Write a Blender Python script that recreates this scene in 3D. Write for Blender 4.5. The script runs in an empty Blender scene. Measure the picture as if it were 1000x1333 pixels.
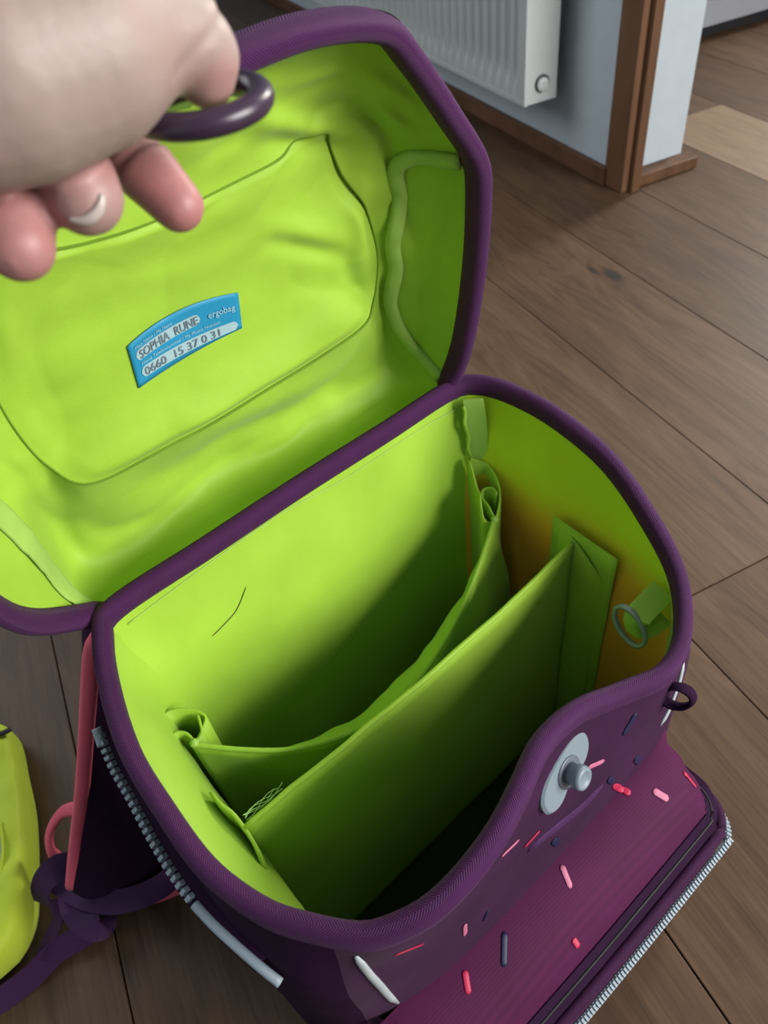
import bpy, bmesh, math, random
from mathutils import Vector, Matrix, noise
from mathutils.bvhtree import BVHTree

random.seed(7)
scene = bpy.context.scene
C = scene.collection

# ------------------------------------------------------------------ camera
H = 0.72
FPX = 1000.0
RX = Vector((0.98912, -0.10609, -0.10192))      # image right
RD = Vector((-0.14712, -0.71327, -0.68528))     # image down
RF = Vector((0.0, 0.69281, -0.72112))           # view direction
cam_d = bpy.data.cameras.new('camera')
cam = bpy.data.objects.new('camera', cam_d)
C.objects.link(cam)
cam_d.sensor_fit = 'VERTICAL'
cam_d.sensor_height = 36.0
cam_d.lens = 36.0 * FPX / 1333.0
cam_d.clip_start = 0.01
cam_d.dof.use_dof = True
cam_d.dof.focus_distance = 0.47
cam_d.dof.aperture_fstop = 12.0
CAM = Vector((0, 0, H))
m = Matrix((RX, -RD, -RF)).transposed().to_4x4()
m.translation = CAM
cam.matrix_world = m
scene.camera = cam

# ------------------------------------------------------------------ world, lights, exposure
w = bpy.data.worlds.new('room_light')
scene.world = w
w.use_nodes = True
bg = w.node_tree.nodes['Background']
bg.inputs[0].default_value = (0.80, 0.88, 1.0, 1)
bg.inputs[1].default_value = 0.22

def area(name, loc, target, sx, sy, power, col):
    l = bpy.data.lights.new(name, 'AREA')
    l.shape = 'RECTANGLE'; l.size = sx; l.size_y = sy
    l.energy = power; l.color = col
    o = bpy.data.objects.new(name, l); C.objects.link(o)
    o.location = loc
    o.rotation_euler = (Vector(target) - Vector(loc)).to_track_quat('-Z', 'Y').to_euler()
    return o
area('window_daylight', (1.9, -0.65, 1.22), (0.0, 0.35, 0.35), 1.4, 1.0, 98, (1.0, 0.97, 0.93))
area('hallway_daylight', (2.5, 2.75, 1.5), (0.5, 1.2, 0.0), 0.5, 0.9, 75, (1.0, 0.95, 0.87))
area('side_fill_light', (-1.6, 1.5, 1.5), (0.5, 1.4, 0.4), 1.2, 1.2, 20, (0.92, 0.96, 1.0))  # added unseen fill light that brightens the back wall

vs = scene.view_settings
vs.view_transform = 'Standard'
vs.look = 'None'
vs.gamma = 1.0
vs.exposure = 0.0
vs.use_curve_mapping = False

# ------------------------------------------------------------------ helpers
def pray(px, py):
    return (RX * ((px - 500) / FPX) + RD * ((py - 666.5) / FPX) + RF).normalized()
def at_z(px, py, z):
    d = pray(px, py)
    return CAM + d * ((z - H) / d.z)
def at_d(px, py, dist):
    return CAM + pray(px, py) * dist

# bag frame: x across the bag, y from back towards front (yf), z up
MID = Vector((-0.05299, 0.37910, 0))
WX = Vector((0.82182, 0.56974, 0))
FY = Vector((0.56974, -0.82182, 0))
BAG_ROT = math.atan2(WX.y, WX.x)
def to_loc(P):
    q = P - MID
    return Vector((q.dot(WX), -q.dot(FY), P.z))
def loc_z(px, py, z):
    return to_loc(at_z(px, py, z))
def L(x, yf, z):
    return Vector((x, -yf, z))

def tag(o, label=None, cat=None, group=None, kind=None):
    if label: o['label'] = label
    if cat: o['category'] = cat
    if group: o['group'] = group
    if kind: o['kind'] = kind
    return o
def empty(name, loc=(0, 0, 0), rz=0):
    o = bpy.data.objects.new(name, None)
    o.empty_display_size = 0.05
    o.location = loc; o.rotation_euler = (0, 0, rz)
    C.objects.link(o)
    return o
def build(name, verts, faces, mat, parent=None, smooth=True, uvs=None):
    me = bpy.data.meshes.new(name)
    me.from_pydata([tuple(v) for v in verts], [], faces)
    if uvs is not None:
        uvl = me.uv_layers.new(name='UVMap')
        for lp in me.loops:
            uvl.data[lp.index].uv = uvs[lp.index] if isinstance(uvs, list) and len(uvs) == len(me.loops) else uvs[lp.vertex_index]
    if smooth:
        me.polygons.foreach_set('use_smooth', [True] * len(me.polygons))
    me.update()
    me.materials.append(mat)
    o = bpy.data.objects.new(name, me)
    C.objects.link(o)
    if parent is not None:
        o.parent = parent
    return o
def recalc(o):
    bm = bmesh.new(); bm.from_mesh(o.data)
    bmesh.ops.recalc_face_normals(bm, faces=bm.faces)
    bm.to_mesh(o.data); bm.free()
    return o

def catmull(pts, n, closed=False):
    """resample a control polygon to n points, about evenly spaced"""
    P = [Vector(p) for p in pts]
    k = len(P)
    dense = []
    segs = k if closed else k - 1
    for i in range(segs):
        if closed:
            a, b, c, d = P[(i - 1) % k], P[i], P[(i + 1) % k], P[(i + 2) % k]
        else:
            b, c = P[i], P[i + 1]
            a = P[i - 1] if i > 0 else b * 2 - c
            d = P[i + 2] if i + 2 < k else c * 2 - b
        for j in range(16):
            t = j / 16
            dense.append(0.5 * ((2 * b) + (c - a) * t + (2 * a - 5 * b + 4 * c - d) * t * t + (3 * b - a - 3 * c + d) * t ** 3))
    dense.append(P[0].copy() if closed else P[-1].copy())
    acc = [0.0]
    for i in range(1, len(dense)):
        acc.append(acc[-1] + (dense[i] - dense[i - 1]).length)
    tot = acc[-1]
    out = []
    j = 0
    cnt = n if closed else n - 1
    for i in range(n):
        s = tot * i / cnt
        while j < len(acc) - 2 and acc[j + 1] < s:
            j += 1
        e = acc[j + 1] - acc[j]
        t = (s - acc[j]) / e if e > 1e-12 else 0
        out.append(dense[j].lerp(dense[j + 1], min(max(t, 0), 1)))
    return out

def sweep(path, profile, up=Vector((0, 0, 1)), closed=False, caps=True, scale=None, ups=None):
    """profile: list of (side, up); returns verts, faces, per-loop uvs"""
    n = len(path); k = len(profile)
    V = []; lens = [0.0]
    for i in range(n):
        if closed:
            t = path[(i + 1) % n] - path[i - 1]
        else:
            t = path[min(i + 1, n - 1)] - path[max(i - 1, 0)]
        t = t.normalized() if t.length > 1e-9 else Vector((1, 0, 0))
        u0 = ups[i] if ups else up
        s = t.cross(u0)
        if s.length < 1e-6: s = t.cross(Vector((1, 0.1, 0)))
        s.normalize(); u = s.cross(t).normalized()
        f = scale[i] if scale else 1.0
        for a, b in profile:
            V.append(path[i] + s * (a * f) + u * (b * f))
        if i: lens.append(lens[-1] + (path[i] - path[i - 1]).length)
    F = []; UV = []
    rng = n if closed else n - 1
    for i in range(rng):
        j = (i + 1) % n
        u1 = lens[i]; u2 = lens[i + 1] if i + 1 < n else lens[i] + (path[0] - path[i]).length
        for q in range(k):
            r = (q + 1) % k
            F.append((i * k + q, i * k + r, j * k + r, j * k + q))
            UV += [(u1, q / k), (u1, (q + 1) / k), (u2, (q + 1) / k), (u2, q / k)]
    if not closed and caps:
        F.append(tuple(range(k - 1, -1, -1))); UV += [(0, 0)] * k
        F.append(tuple((n - 1) * k + q for q in range(k))); UV += [(0, 0)] * k
    return V, F, UV
def ell(a, b, k=12, p=2.0):
    r = []
    for i in range(k):
        t = 2 * math.pi * i / k
        c, s = math.cos(t), math.sin(t)
        r.append((a * math.copysign(abs(c) ** (2 / p), c), b * math.copysign(abs(s) ** (2 / p), s)))
    return r
def tube(name, path, a, b, mat, parent, k=12, p=2.0, closed=False, up=Vector((0, 0, 1)), ups=None, scale=None):
    V, F, UV = sweep(path, ell(a, b, k, p), up, closed, scale=scale, ups=ups)
    return recalc(build(name, V, F, mat, parent, uvs=UV))
def ribbon(name, path, wid, thick, mat, parent, up=Vector((0, 0, 1)), ups=None):
    h = wid / 2; t = thick / 2
    prof = [(-h, -t), (-h * .5, -t), (0, -t), (h * .5, -t), (h, -t), (h, t), (h * .5, t), (0, t), (-h * .5, t), (-h, t)]
    V, F, UV = sweep(path, prof, up, ups=ups)
    o = recalc(build(name, V, F, mat, parent, uvs=UV))
    o.data.set_sharp_from_angle(angle=math.radians(50))
    return o
def boxmesh(lo, hi, bev=0.0):
    bm = bmesh.new()
    bmesh.ops.create_cube(bm, size=1.0)
    for v in bm.verts:
        v.co = Vector([(lo[i] + hi[i]) / 2 + v.co[i] * (hi[i] - lo[i]) for i in range(3)])
    if bev > 0:
        bmesh.ops.bevel(bm, geom=bm.edges[:], offset=bev, segments=2, affect='EDGES', profile=0.6)
    me = bpy.data.meshes.new('m'); bm.to_mesh(me); bm.free()
    return me
def box(name, lo, hi, mat, parent=None, bev=0.0):
    me = boxmesh(lo, hi, bev); me.name = name; me.materials.append(mat)
    o = bpy.data.objects.new(name, me); C.objects.link(o)
    if parent is not None: o.parent = parent
    return o
def grid(nu, nv, fn):
    V = []; F = []; UV = []
    for i in range(nu):
        for j in range(nv):
            V.append(fn(i / (nu - 1), j / (nv - 1))); UV.append((i / (nu - 1), j / (nv - 1)))
    for i in range(nu - 1):
        for j in range(nv - 1):
            a = i * nv + j
            F.append((a, a + nv, a + nv + 1, a + 1))
    return V, F, UV
def solid_sheet(name, nu, nv, fn, mat, parent, th):
    V, F, UV = grid(nu, nv, fn)
    o = build(name, V, F, mat, parent, uvs=UV)
    md = o.modifiers.new('thickness', 'SOLIDIFY'); md.thickness = th; md.offset = 0
    return o
def lerp(a, b, t): return a + (b - a) * t
def smooth01(t):
    t = min(max(t, 0.0), 1.0); return t * t * (3 - 2 * t)
def fbm(p, o=3):
    return noise.fractal(p, 1.0, 2.0, o, noise_basis='PERLIN_ORIGINAL')

# ------------------------------------------------------------------ materials
def nodes_of(name):
    mt = bpy.data.materials.new(name); mt.use_nodes = True
    nt = mt.node_tree
    return mt, nt, nt.nodes['Principled BSDF']
def N(nt, typ, **kw):
    n = nt.nodes.new(typ)
    for k, v in kw.items():
        if k.startswith('i_'):
            n.inputs[k[2:]].default_value = v
        else:
            setattr(n, k, v)
    return n
def M(nt, op, a, b=None, c=None):
    n = nt.nodes.new('ShaderNodeMath'); n.operation = op
    for i, v in enumerate((a, b, c)):
        if v is None: continue
        if hasattr(v, 'links'): nt.links.new(v, n.inputs[i])
        else: n.inputs[i].default_value = v
    return n.outputs[0]
def ramp(nt, fac, stops):
    n = nt.nodes.new('ShaderNodeValToRGB')
    el = n.color_ramp.elements
    while len(el) < len(stops): el.new(0.5)
    for e, (p, c) in zip(el, stops):
        e.position = p; e.color = (*c, 1)
    nt.links.new(fac, n.inputs[0])
    return n.outputs[0]
def plain(name, col, rough=0.6, spec=0.4, var=0.12, nscale=40, bump=0.05, bscale=600, sheen=0.0, metal=0.0):
    mt, nt, b = nodes_of(name)
    tc = N(nt, 'ShaderNodeTexCoord')
    nz = N(nt, 'ShaderNodeTexNoise', i_Scale=nscale, i_Detail=4.0)
    nt.links.new(tc.outputs['Object'], nz.inputs['Vector'])
    lo = tuple(max(0, c * (1 - var)) for c in col); hi = tuple(min(1, c * (1 + var)) for c in col)
    nt.links.new(ramp(nt, nz.outputs[0], [(0.3, lo), (0.7, hi)]), b.inputs['Base Color'])
    b.inputs['Roughness'].default_value = rough
    b.inputs['Specular IOR Level'].default_value = spec
    b.inputs['Metallic'].default_value = metal
    if sheen:
        b.inputs['Sheen Weight'].default_value = sheen
        b.inputs['Sheen Roughness'].default_value = 0.5
    if bump:
        n2 = N(nt, 'ShaderNodeTexNoise', i_Scale=bscale, i_Detail=2.0)
        nt.links.new(tc.outputs['Object'], n2.inputs['Vector'])
        bp = N(nt, 'ShaderNodeBump', i_Strength=bump, i_Distance=0.001)
        nt.links.new(n2.outputs[0], bp.inputs['Height'])
        nt.links.new(bp.outputs[0], b.inputs['Normal'])
    return mt

def lining(name, col, stains=0.0, orange_light=False, rib=0.0):
    mt, nt, b = nodes_of(name)
    tc = N(nt, 'ShaderNodeTexCoord')
    nz = N(nt, 'ShaderNodeTexNoise', i_Scale=14.0, i_Detail=5.0)
    nt.links.new(tc.outputs['Object'], nz.inputs['Vector'])
    lo = tuple(c * 0.90 for c in col); hi = tuple(min(1, c * 1.06) for c in col)
    colr = ramp(nt, nz.outputs[0], [(0.3, lo), (0.65, hi)])
    if stains:
        n2 = N(nt, 'ShaderNodeTexNoise', i_Scale=9.0, i_Detail=6.0, i_Roughness=0.7)
        mp = N(nt, 'ShaderNodeMapping'); mp.inputs['Scale'].default_value = (4.0, 1.0, 0.8)
        nt.links.new(tc.outputs['Object'], mp.inputs[0]); nt.links.new(mp.outputs[0], n2.inputs['Vector'])
        k = M(nt, 'MULTIPLY', ramp_val(nt, n2.outputs[0], 0.60, 0.78), stains)
        mx = N(nt, 'ShaderNodeMix', data_type='RGBA')
        nt.links.new(k, mx.inputs[0]); nt.links.new(colr, mx.inputs[6])
        mx.inputs[7].default_value = (col[0] * .75, col[1] * .6, col[2] * 1.5, 1)
        colr = mx.outputs[2]
    if orange_light:  # light coming through the wall, painted as orange into the lower lining
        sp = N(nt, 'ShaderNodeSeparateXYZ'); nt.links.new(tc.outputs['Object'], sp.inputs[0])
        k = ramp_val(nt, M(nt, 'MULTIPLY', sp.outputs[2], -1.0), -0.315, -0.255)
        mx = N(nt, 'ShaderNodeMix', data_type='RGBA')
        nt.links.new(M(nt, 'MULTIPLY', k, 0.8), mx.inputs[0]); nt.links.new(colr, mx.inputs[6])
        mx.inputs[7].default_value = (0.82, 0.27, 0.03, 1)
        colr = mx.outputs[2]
    nt.links.new(colr, b.inputs['Base Color'])
    b.inputs['Roughness'].default_value = 0.55
    b.inputs['Specular IOR Level'].default_value = 0.25
    b.inputs['Sheen Weight'].default_value = 0.08
    n3 = N(nt, 'ShaderNodeTexNoise', i_Scale=1500.0, i_Detail=1.0)
    nt.links.new(tc.outputs['Object'], n3.inputs['Vector'])
    n4 = N(nt, 'ShaderNodeTexNoise', i_Scale=55.0, i_Detail=3.0)
    nt.links.new(tc.outputs['Object'], n4.inputs['Vector'])
    h = M(nt, 'ADD', M(nt, 'MULTIPLY', n3.outputs[0], 0.12), n4.outputs[0])
    bp = N(nt, 'ShaderNodeBump', i_Strength=0.25, i_Distance=0.002)
    nt.links.new(h, bp.inputs['Height']); nt.links.new(bp.outputs[0], b.inputs['Normal'])
    return mt
def ramp_val(nt, fac, a, b):
    n = N(nt, 'ShaderNodeMapRange', interpolation_type='SMOOTHSTEP')
    n.inputs['From Min'].default_value = a; n.inputs['From Max'].default_value = b
    nt.links.new(fac, n.inputs['Value'])
    return n.outputs[0]
def webbing(name, col, pitch=0.0021, zig=3.0, bump=0.6, contrast=0.35):
    """woven herringbone tape: uses UV u in metres along the tape, v around it"""
    mt, nt, b = nodes_of(name)
    uv = N(nt, 'ShaderNodeUVMap')
    sp = N(nt, 'ShaderNodeSeparateXYZ'); nt.links.new(uv.outputs[0], sp.inputs[0])
    z = M(nt, 'PINGPONG', M(nt, 'MULTIPLY', sp.outputs[1], 2.0), 0.5)
    ph = M(nt, 'ADD', M(nt, 'DIVIDE', sp.outputs[0], pitch), M(nt, 'MULTIPLY', z, zig * 2))
    s = M(nt, 'SINE', M(nt, 'MULTIPLY', ph, 2 * math.pi))
    h = M(nt, 'MULTIPLY_ADD', s, 0.5, 0.5)
    tc = N(nt, 'ShaderNodeTexCoord')
    nz = N(nt, 'ShaderNodeTexNoise', i_Scale=60.0, i_Detail=4.0)
    nt.links.new(tc.outputs['Object'], nz.inputs['Vector'])
    f = M(nt, 'ADD', M(nt, 'MULTIPLY', h, 0.6), M(nt, 'MULTIPLY', nz.outputs[0], 0.4))
    lo = tuple(c * (1 - contrast) for c in col); hi = tuple(min(1, c * (1 + contrast)) for c in col)
    nt.links.new(ramp(nt, f, [(0.1, lo), (0.9, hi)]), b.inputs['Base Color'])
    b.inputs['Roughness'].default_value = 0.7
    b.inputs['Specular IOR Level'].default_value = 0.2
    b.inputs['Sheen Weight'].default_value = 0.04
    bp = N(nt, 'ShaderNodeBump', i_Strength=bump, i_Distance=0.0008)
    nt.links.new(h, bp.inputs['Height']); nt.links.new(bp.outputs[0], b.inputs['Normal'])
    return mt
def ribbed(name, col, pitch=0.0010):
    mt, nt, b = nodes_of(name)
    tc = N(nt, 'ShaderNodeTexCoord')
    sp = N(nt, 'ShaderNodeSeparateXYZ'); nt.links.new(tc.outputs['Object'], sp.inputs[0])
    s = M(nt, 'SINE', M(nt, 'MULTIPLY', M(nt, 'SUBTRACT', sp.outputs[1], sp.outputs[2]), 2 * math.pi / pitch))
    h = M(nt, 'MULTIPLY_ADD', s, 0.5, 0.5)
    nz = N(nt, 'ShaderNodeTexNoise', i_Scale=25.0, i_Detail=4.0)
    nt.links.new(tc.outputs['Object'], nz.inputs['Vector'])
    f = M(nt, 'ADD', M(nt, 'MULTIPLY', h, 0.25), M(nt, 'MULTIPLY', nz.outputs[0], 0.75))
    nt.links.new(ramp(nt, f, [(0.2, tuple(c * .8 for c in col)), (0.8, tuple(c * 1.25 for c in col))]), b.inputs['Base Color'])
    b.inputs['Roughness'].default_value = 0.7
    b.inputs['Specular IOR Level'].default_value = 0.15
    b.inputs['Sheen Weight'].default_value = 0.02
    bp = N(nt, 'ShaderNodeBump', i_Strength=0.15, i_Distance=0.0003)
    nt.links.new(h, bp.inputs['Height']); nt.links.new(bp.outputs[0], b.inputs['Normal'])
    return mt

def wood(name, base, dark, light, knot=None, rough=0.52):
    """oiled oak; grain runs along local X"""
    mt, nt, b = nodes_of(name)
    tc = N(nt, 'ShaderNodeTexCoord'); oi = N(nt, 'ShaderNodeObjectInfo')
    off = N(nt, 'ShaderNodeVectorMath', operation='MULTIPLY_ADD')
    cmb = N(nt, 'ShaderNodeCombineXYZ')
    nt.links.new(oi.outputs['Random'], cmb.inputs[0]); nt.links.new(oi.outputs['Random'], cmb.inputs[1]); nt.links.new(oi.outputs['Random'], cmb.inputs[2])
    nt.links.new(cmb.outputs[0], off.inputs[0]); off.inputs[1].default_value = (13.0, 7.0, 5.0)
    nt.links.new(tc.outputs['Object'], off.inputs[2])
    vec = off.outputs[0]
    # cathedral grain: bands from a stretched, distorted coordinate
    mp = N(nt, 'ShaderNodeMapping'); mp.inputs['Scale'].default_value = (1.3, 9.0, 1.0)
    nt.links.new(vec, mp.inputs[0])
    n1 = N(nt, 'ShaderNodeTexNoise', i_Scale=1.6, i_Detail=3.0, i_Distortion=0.6)
    nt.links.new(mp.outputs[0], n1.inputs['Vector'])
    rings = M(nt, 'MULTIPLY_ADD', M(nt, 'SINE', M(nt, 'MULTIPLY', n1.outputs[0], 60.0)), 0.5, 0.5)
    # fine pores
    mp2 = N(nt, 'ShaderNodeMapping'); mp2.inputs['Scale'].default_value = (14.0, 320.0, 1.0)
    nt.links.new(vec, mp2.inputs[0])
    n2 = N(nt, 'ShaderNodeTexNoise', i_Scale=1.0, i_Detail=4.0, i_Roughness=0.65)
    nt.links.new(mp2.outputs[0], n2.inputs['Vector'])
    n3 = N(nt, 'ShaderNodeTexNoise', i_Scale=3.0, i_Detail=5.0)
    nt.links.new(mp.outputs[0], n3.inputs['Vector'])
    f = M(nt, 'ADD', M(nt, 'MULTIPLY', rings, 0.09), M(nt, 'MULTIPLY', n2.outputs[0], 0.46))
    f = M(nt, 'ADD', f, M(nt, 'MULTIPLY', n3.outputs[0], 0.46))
    colr = ramp(nt, f, [(0.30, dark), (0.52, base), (0.74, light)])
    # plank to plank tone
    hsv = N(nt, 'ShaderNodeHueSaturation')
    nt.links.new(colr, hsv.inputs['Color'])
    nt.links.new(M(nt, 'MULTIPLY_ADD', oi.outputs['Random'], 0.3, 0.85), hsv.inputs['Value'])
    colr = hsv.outputs[0]
    if knot:
        for kx, ky, ra, rb in knot:
            sp = N(nt, 'ShaderNodeSeparateXYZ'); nt.links.new(tc.outputs['Object'], sp.inputs[0])
            wob = M(nt, 'MULTIPLY_ADD', n2.outputs[0], 0.8, 0.6)
            dx = M(nt, 'DIVIDE', M(nt, 'SUBTRACT', sp.outputs[0], kx), ra)
            dy = M(nt, 'DIVIDE', M(nt, 'SUBTRACT', sp.outputs[1], ky), rb)
            r = M(nt, 'MULTIPLY', M(nt, 'SQRT', M(nt, 'ADD', M(nt, 'MULTIPLY', dx, dx), M(nt, 'MULTIPLY', dy, dy))), wob)
            k = M(nt, 'SUBTRACT', 1.0, ramp_val(nt, r, 0.5, 1.5))
            mx = N(nt, 'ShaderNodeMix', data_type='RGBA')
            nt.links.new(M(nt, 'MULTIPLY', k, 0.9), mx.inputs[0]); nt.links.new(colr, mx.inputs[6])
            mx.inputs[7].default_value = (0.018, 0.014, 0.012, 1)
            colr = mx.outputs[2]
    nt.links.new(colr, b.inputs['Base Color'])
    b.inputs['Roughness'].default_value = rough
    b.inputs['Specular IOR Level'].default_value = 0.3
    bp = N(nt, 'ShaderNodeBump', i_Strength=0.18, i_Distance=0.0008)
    nt.links.new(n2.outputs[0], bp.inputs['Height']); nt.links.new(bp.outputs[0], b.inputs['Normal'])
    return mt

LIME = (0.30, 0.49, 0.040)
lime = lining('lime_lining', LIME)
lime_back = lining('lime_back_lining', LIME, stains=0.4)
lime_right = lining('lime_lining_painted_light', (0.46, 0.64, 0.020), orange_light=True)  # brighter lime stands in for light on this wall; orange light painted in
bottom_dark = plain('shaded_bottom_lining', (0.020, 0.034, 0.010), 0.8, 0.2, 0.2, 30, 0.1, 600)  # near-black tone paints in the shade deep inside the bag
lime_pale = lining('lime_binding_tape', (0.31, 0.49, 0.09))
lime_strip = lining('lime_webbing', (0.27, 0.46, 0.04))
lime_yellow = lining('yellow_lime_nylon', (0.42, 0.54, 0.035))
purple_bind = webbing('purple_binding_tape', (0.050, 0.0075, 0.058), pitch=0.0015, zig=7.0, bump=0.5, contrast=0.3)
purple_web = webbing('purple_webbing', (0.036, 0.010, 0.050), pitch=0.0022, zig=0.5, bump=0.12, contrast=0.15)
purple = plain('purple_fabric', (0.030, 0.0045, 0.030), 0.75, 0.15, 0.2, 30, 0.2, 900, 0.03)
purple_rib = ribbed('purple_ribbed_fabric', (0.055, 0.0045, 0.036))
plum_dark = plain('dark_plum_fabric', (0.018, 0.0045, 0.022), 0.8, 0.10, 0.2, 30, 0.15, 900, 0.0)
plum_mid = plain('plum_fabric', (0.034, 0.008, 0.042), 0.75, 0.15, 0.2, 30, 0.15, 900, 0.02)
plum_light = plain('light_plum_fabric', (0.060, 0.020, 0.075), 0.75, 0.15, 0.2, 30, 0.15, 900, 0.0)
pink_web = webbing('pink_piping', (0.62, 0.10, 0.15), pitch=0.0022, zig=1.0, bump=0.3, contrast=0.2)
print_pink = plain('print_pink', (0.46, 0.135, 0.23), 0.5, 0.3, 0.05, 30, 0)
print_hot = plain('print_hot_pink', (0.42, 0.018, 0.065), 0.5, 0.3, 0.05, 30, 0)
print_navy = plain('print_navy', (0.009, 0.012, 0.045), 0.5, 0.3, 0.05, 30, 0)
zip_grey = plain('grey_zipper_plastic', (0.21, 0.265, 0.31), 0.5, 0.5, 0.06, 40, 0)
reflect = plain('silver_reflective_tape', (0.38, 0.42, 0.44), 0.4, 0.5, 0.06, 60, 0.05)
clip_grey = plain('grey_clip_plastic', (0.165, 0.215, 0.245), 0.4, 0.5, 0.03, 30, 0)
clip_dark = plain('grey_clip_recess', (0.10, 0.12, 0.15), 0.4, 0.5, 0.05, 30, 0)
rubber = plain('purple_rubber', (0.035, 0.018, 0.040), 0.32, 0.5, 0.1, 30, 0)
ring_plastic = plain('grey_green_plastic', (0.16, 0.22, 0.17), 0.35, 0.5, 0.05, 30, 0)
tag_blue = plain('blue_label_print', (0.02, 0.235, 0.42), 0.5, 0.3, 0.06, 30, 0)
tag_white = plain('white_label_field', (0.31, 0.46, 0.50), 0.5, 0.3, 0.05, 30, 0)
tag_pale = plain('pale_label_print', (0.27, 0.48, 0.58), 0.5, 0.3, 0.05, 30, 0)
ink = plain('pen_ink', (0.13, 0.17, 0.22), 0.5, 0.3, 0.3, 300, 0)
thread_m = plain('thread', (0.45, 0.72, 0.25), 0.7, 0.2, 0.1, 30, 0)
crease_shade_m = plain('green_crease_shade', (0.13, 0.23, 0.02), 0.8, 0.1, 0.1, 30, 0)  # dark tone stands in for shade in the lid's seam crease
hair_m = plain('brown_hair', (0.05, 0.04, 0.015), 0.5, 0.3, 0.1, 30, 0)
wall_white = plain('white_plaster', (0.42, 0.48, 0.52), 0.85, 0.2, 0.03, 30, 0.1, 260)
rad_white = plain('white_enamel', (0.44, 0.47, 0.46), 0.4, 0.45, 0.02, 10, 0)
rad_dark = plain('dark_gap_metal', (0.05, 0.055, 0.06), 0.5, 0.3, 0.05, 10, 0)
cab_white = plain('white_lacquer', (0.34, 0.355, 0.39), 0.45, 0.4, 0.02, 10, 0)
kick_dark = plain('dark_plinth', (0.02, 0.02, 0.022), 0.6, 0.3, 0.1, 10, 0)
gap_dark = plain('subfloor', (0.016, 0.011, 0.008), 0.9, 0.1, 0.1, 10, 0)
oak = wood('oak_plank', (0.082, 0.046, 0.025), (0.041, 0.022, 0.0115), (0.118, 0.069, 0.040))
oak_light = wood('pale_oak_plank', (0.20, 0.135, 0.085), (0.14, 0.09, 0.055), (0.25, 0.175, 0.115))
trim_oak = wood('trim_oak', (0.12, 0.058, 0.029), (0.075, 0.036, 0.018), (0.16, 0.082, 0.044), rough=0.5)

# ------------------------------------------------------------------ floor of oak planks
DV = Vector((-0.3410, 0.9401, 0))          # plank direction
TV = Vector((-0.9401, -0.3410, 0))         # across the planks
FLOOR_ROT = math.atan2(DV.y, DV.x)
# floor-local x = along planks (s); local y = rotate90(DV) = TV
floor_o = box('floor', (-1.6, -3.3, -0.045), (4.2, 1.6, -0.014), gap_dark)
floor_o.rotation_euler = (0, 0, FLOOR_ROT)
tag(floor_o, kind='structure')
PW = 0.2104; T0 = 0.1946
def plank(s0, s1, k, mat):
    t1 = T0 - PW * k; t0 = t1 - PW
    g = 0.0007
    o = box('plank', (s0 + g, t0 + g, -0.014), (s1 - g, t1 - g, 0.0), mat, floor_o, bev=0.0011)
    return o
# knot sits in the strip between k=3 and k=4 ... positions found from the photograph's floor
kn = at_z(798, 358, 0); ks, kt = kn.dot(DV), kn.dot(TV)
kn2 = at_z(772, 352, 0)
oak_knot = wood('oak_plank_with_knot', (0.082, 0.046, 0.025), (0.041, 0.022, 0.0115), (0.118, 0.069, 0.040),
                knot=[(ks, kt, 0.024, 0.011), (kn2.dot(DV), kn2.dot(TV), 0.014, 0.005)])
breaks = {3: [0.352], 4: [1.95, -0.2], 5: [0.55], 6: [1.25], 7: [1.411], 8: [0.6], 9: [1.43], -1: [0.9], 0: [1.5], 1: [1.1], 2: [-0.2, 1.7],
          -2: [0.2], -3: [1.0], -4: [.4], -5: [.9], -6: [.2], 10: [.9], 11: [1.6], 12: [.7], 13: [1.2], 14: [.5], 15: [1.8]}
for k in range(-6, 16):
    bs = [-1.6] + sorted(breaks.get(k, [0.5])) + [4.2]
    for i in range(len(bs) - 1):
        mt = oak
        s0, s1 = bs[i], bs[i + 1]
        t1 = T0 - PW * k
        if s0 <= ks <= s1 and t1 - PW <= kt <= t1: mt = oak_knot
        if k == 7 and i == 0: mt = oak_light
        plank(s0, s1, k, mt)

# ------------------------------------------------------------------ wall, skirting, door casing, radiator
def sbox(name, s0, s1, t0, t1, z0, z1, mat, parent=None, bev=0.0):
    o = box(name, (s0, t0, z0), (s1, t1, z1), mat, parent, bev)
    if parent is None: o.rotation_euler = (0, 0, FLOOR_ROT)
    return o
TW = -1.035
cl = sbox('ceiling', -1.6, 4.2, -3.3, 1.6, 2.45, 2.5, wall_white); tag(cl, kind='structure')
wl2 = sbox('wall_left', -1.6, 4.2, 1.5, 1.6, 0.0, 2.45, wall_white); tag(wl2, kind='structure')
wl = sbox('wall_back', 1.225, 4.1, TW - 0.17, TW, 0.0, 2.45, wall_white); tag(wl, kind='structure')
bb = sbox('baseboard_back', 1.24, 4.1, TW, TW + 0.014, 0.0, 0.035, trim_oak, bev=0.002); tag(bb, kind='structure')
tr = sbox('trim_1', 1.188, 1.246, TW - 0.030, TW + 0.006, 0.0, 2.1, trim_oak, bev=0.003); tag(tr, kind='structure')
sbox('casing_edge', 1.176, 1.190, TW - 0.030, TW - 0.010, 0.0, 2.1, trim_oak, tr, bev=0.002)
b2 = sbox('baseboard_return', 1.190, 1.226, TW - 0.186, TW - 0.030, 0.0, 0.022, trim_oak, bev=0.002); tag(b2, kind='structure')

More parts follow.
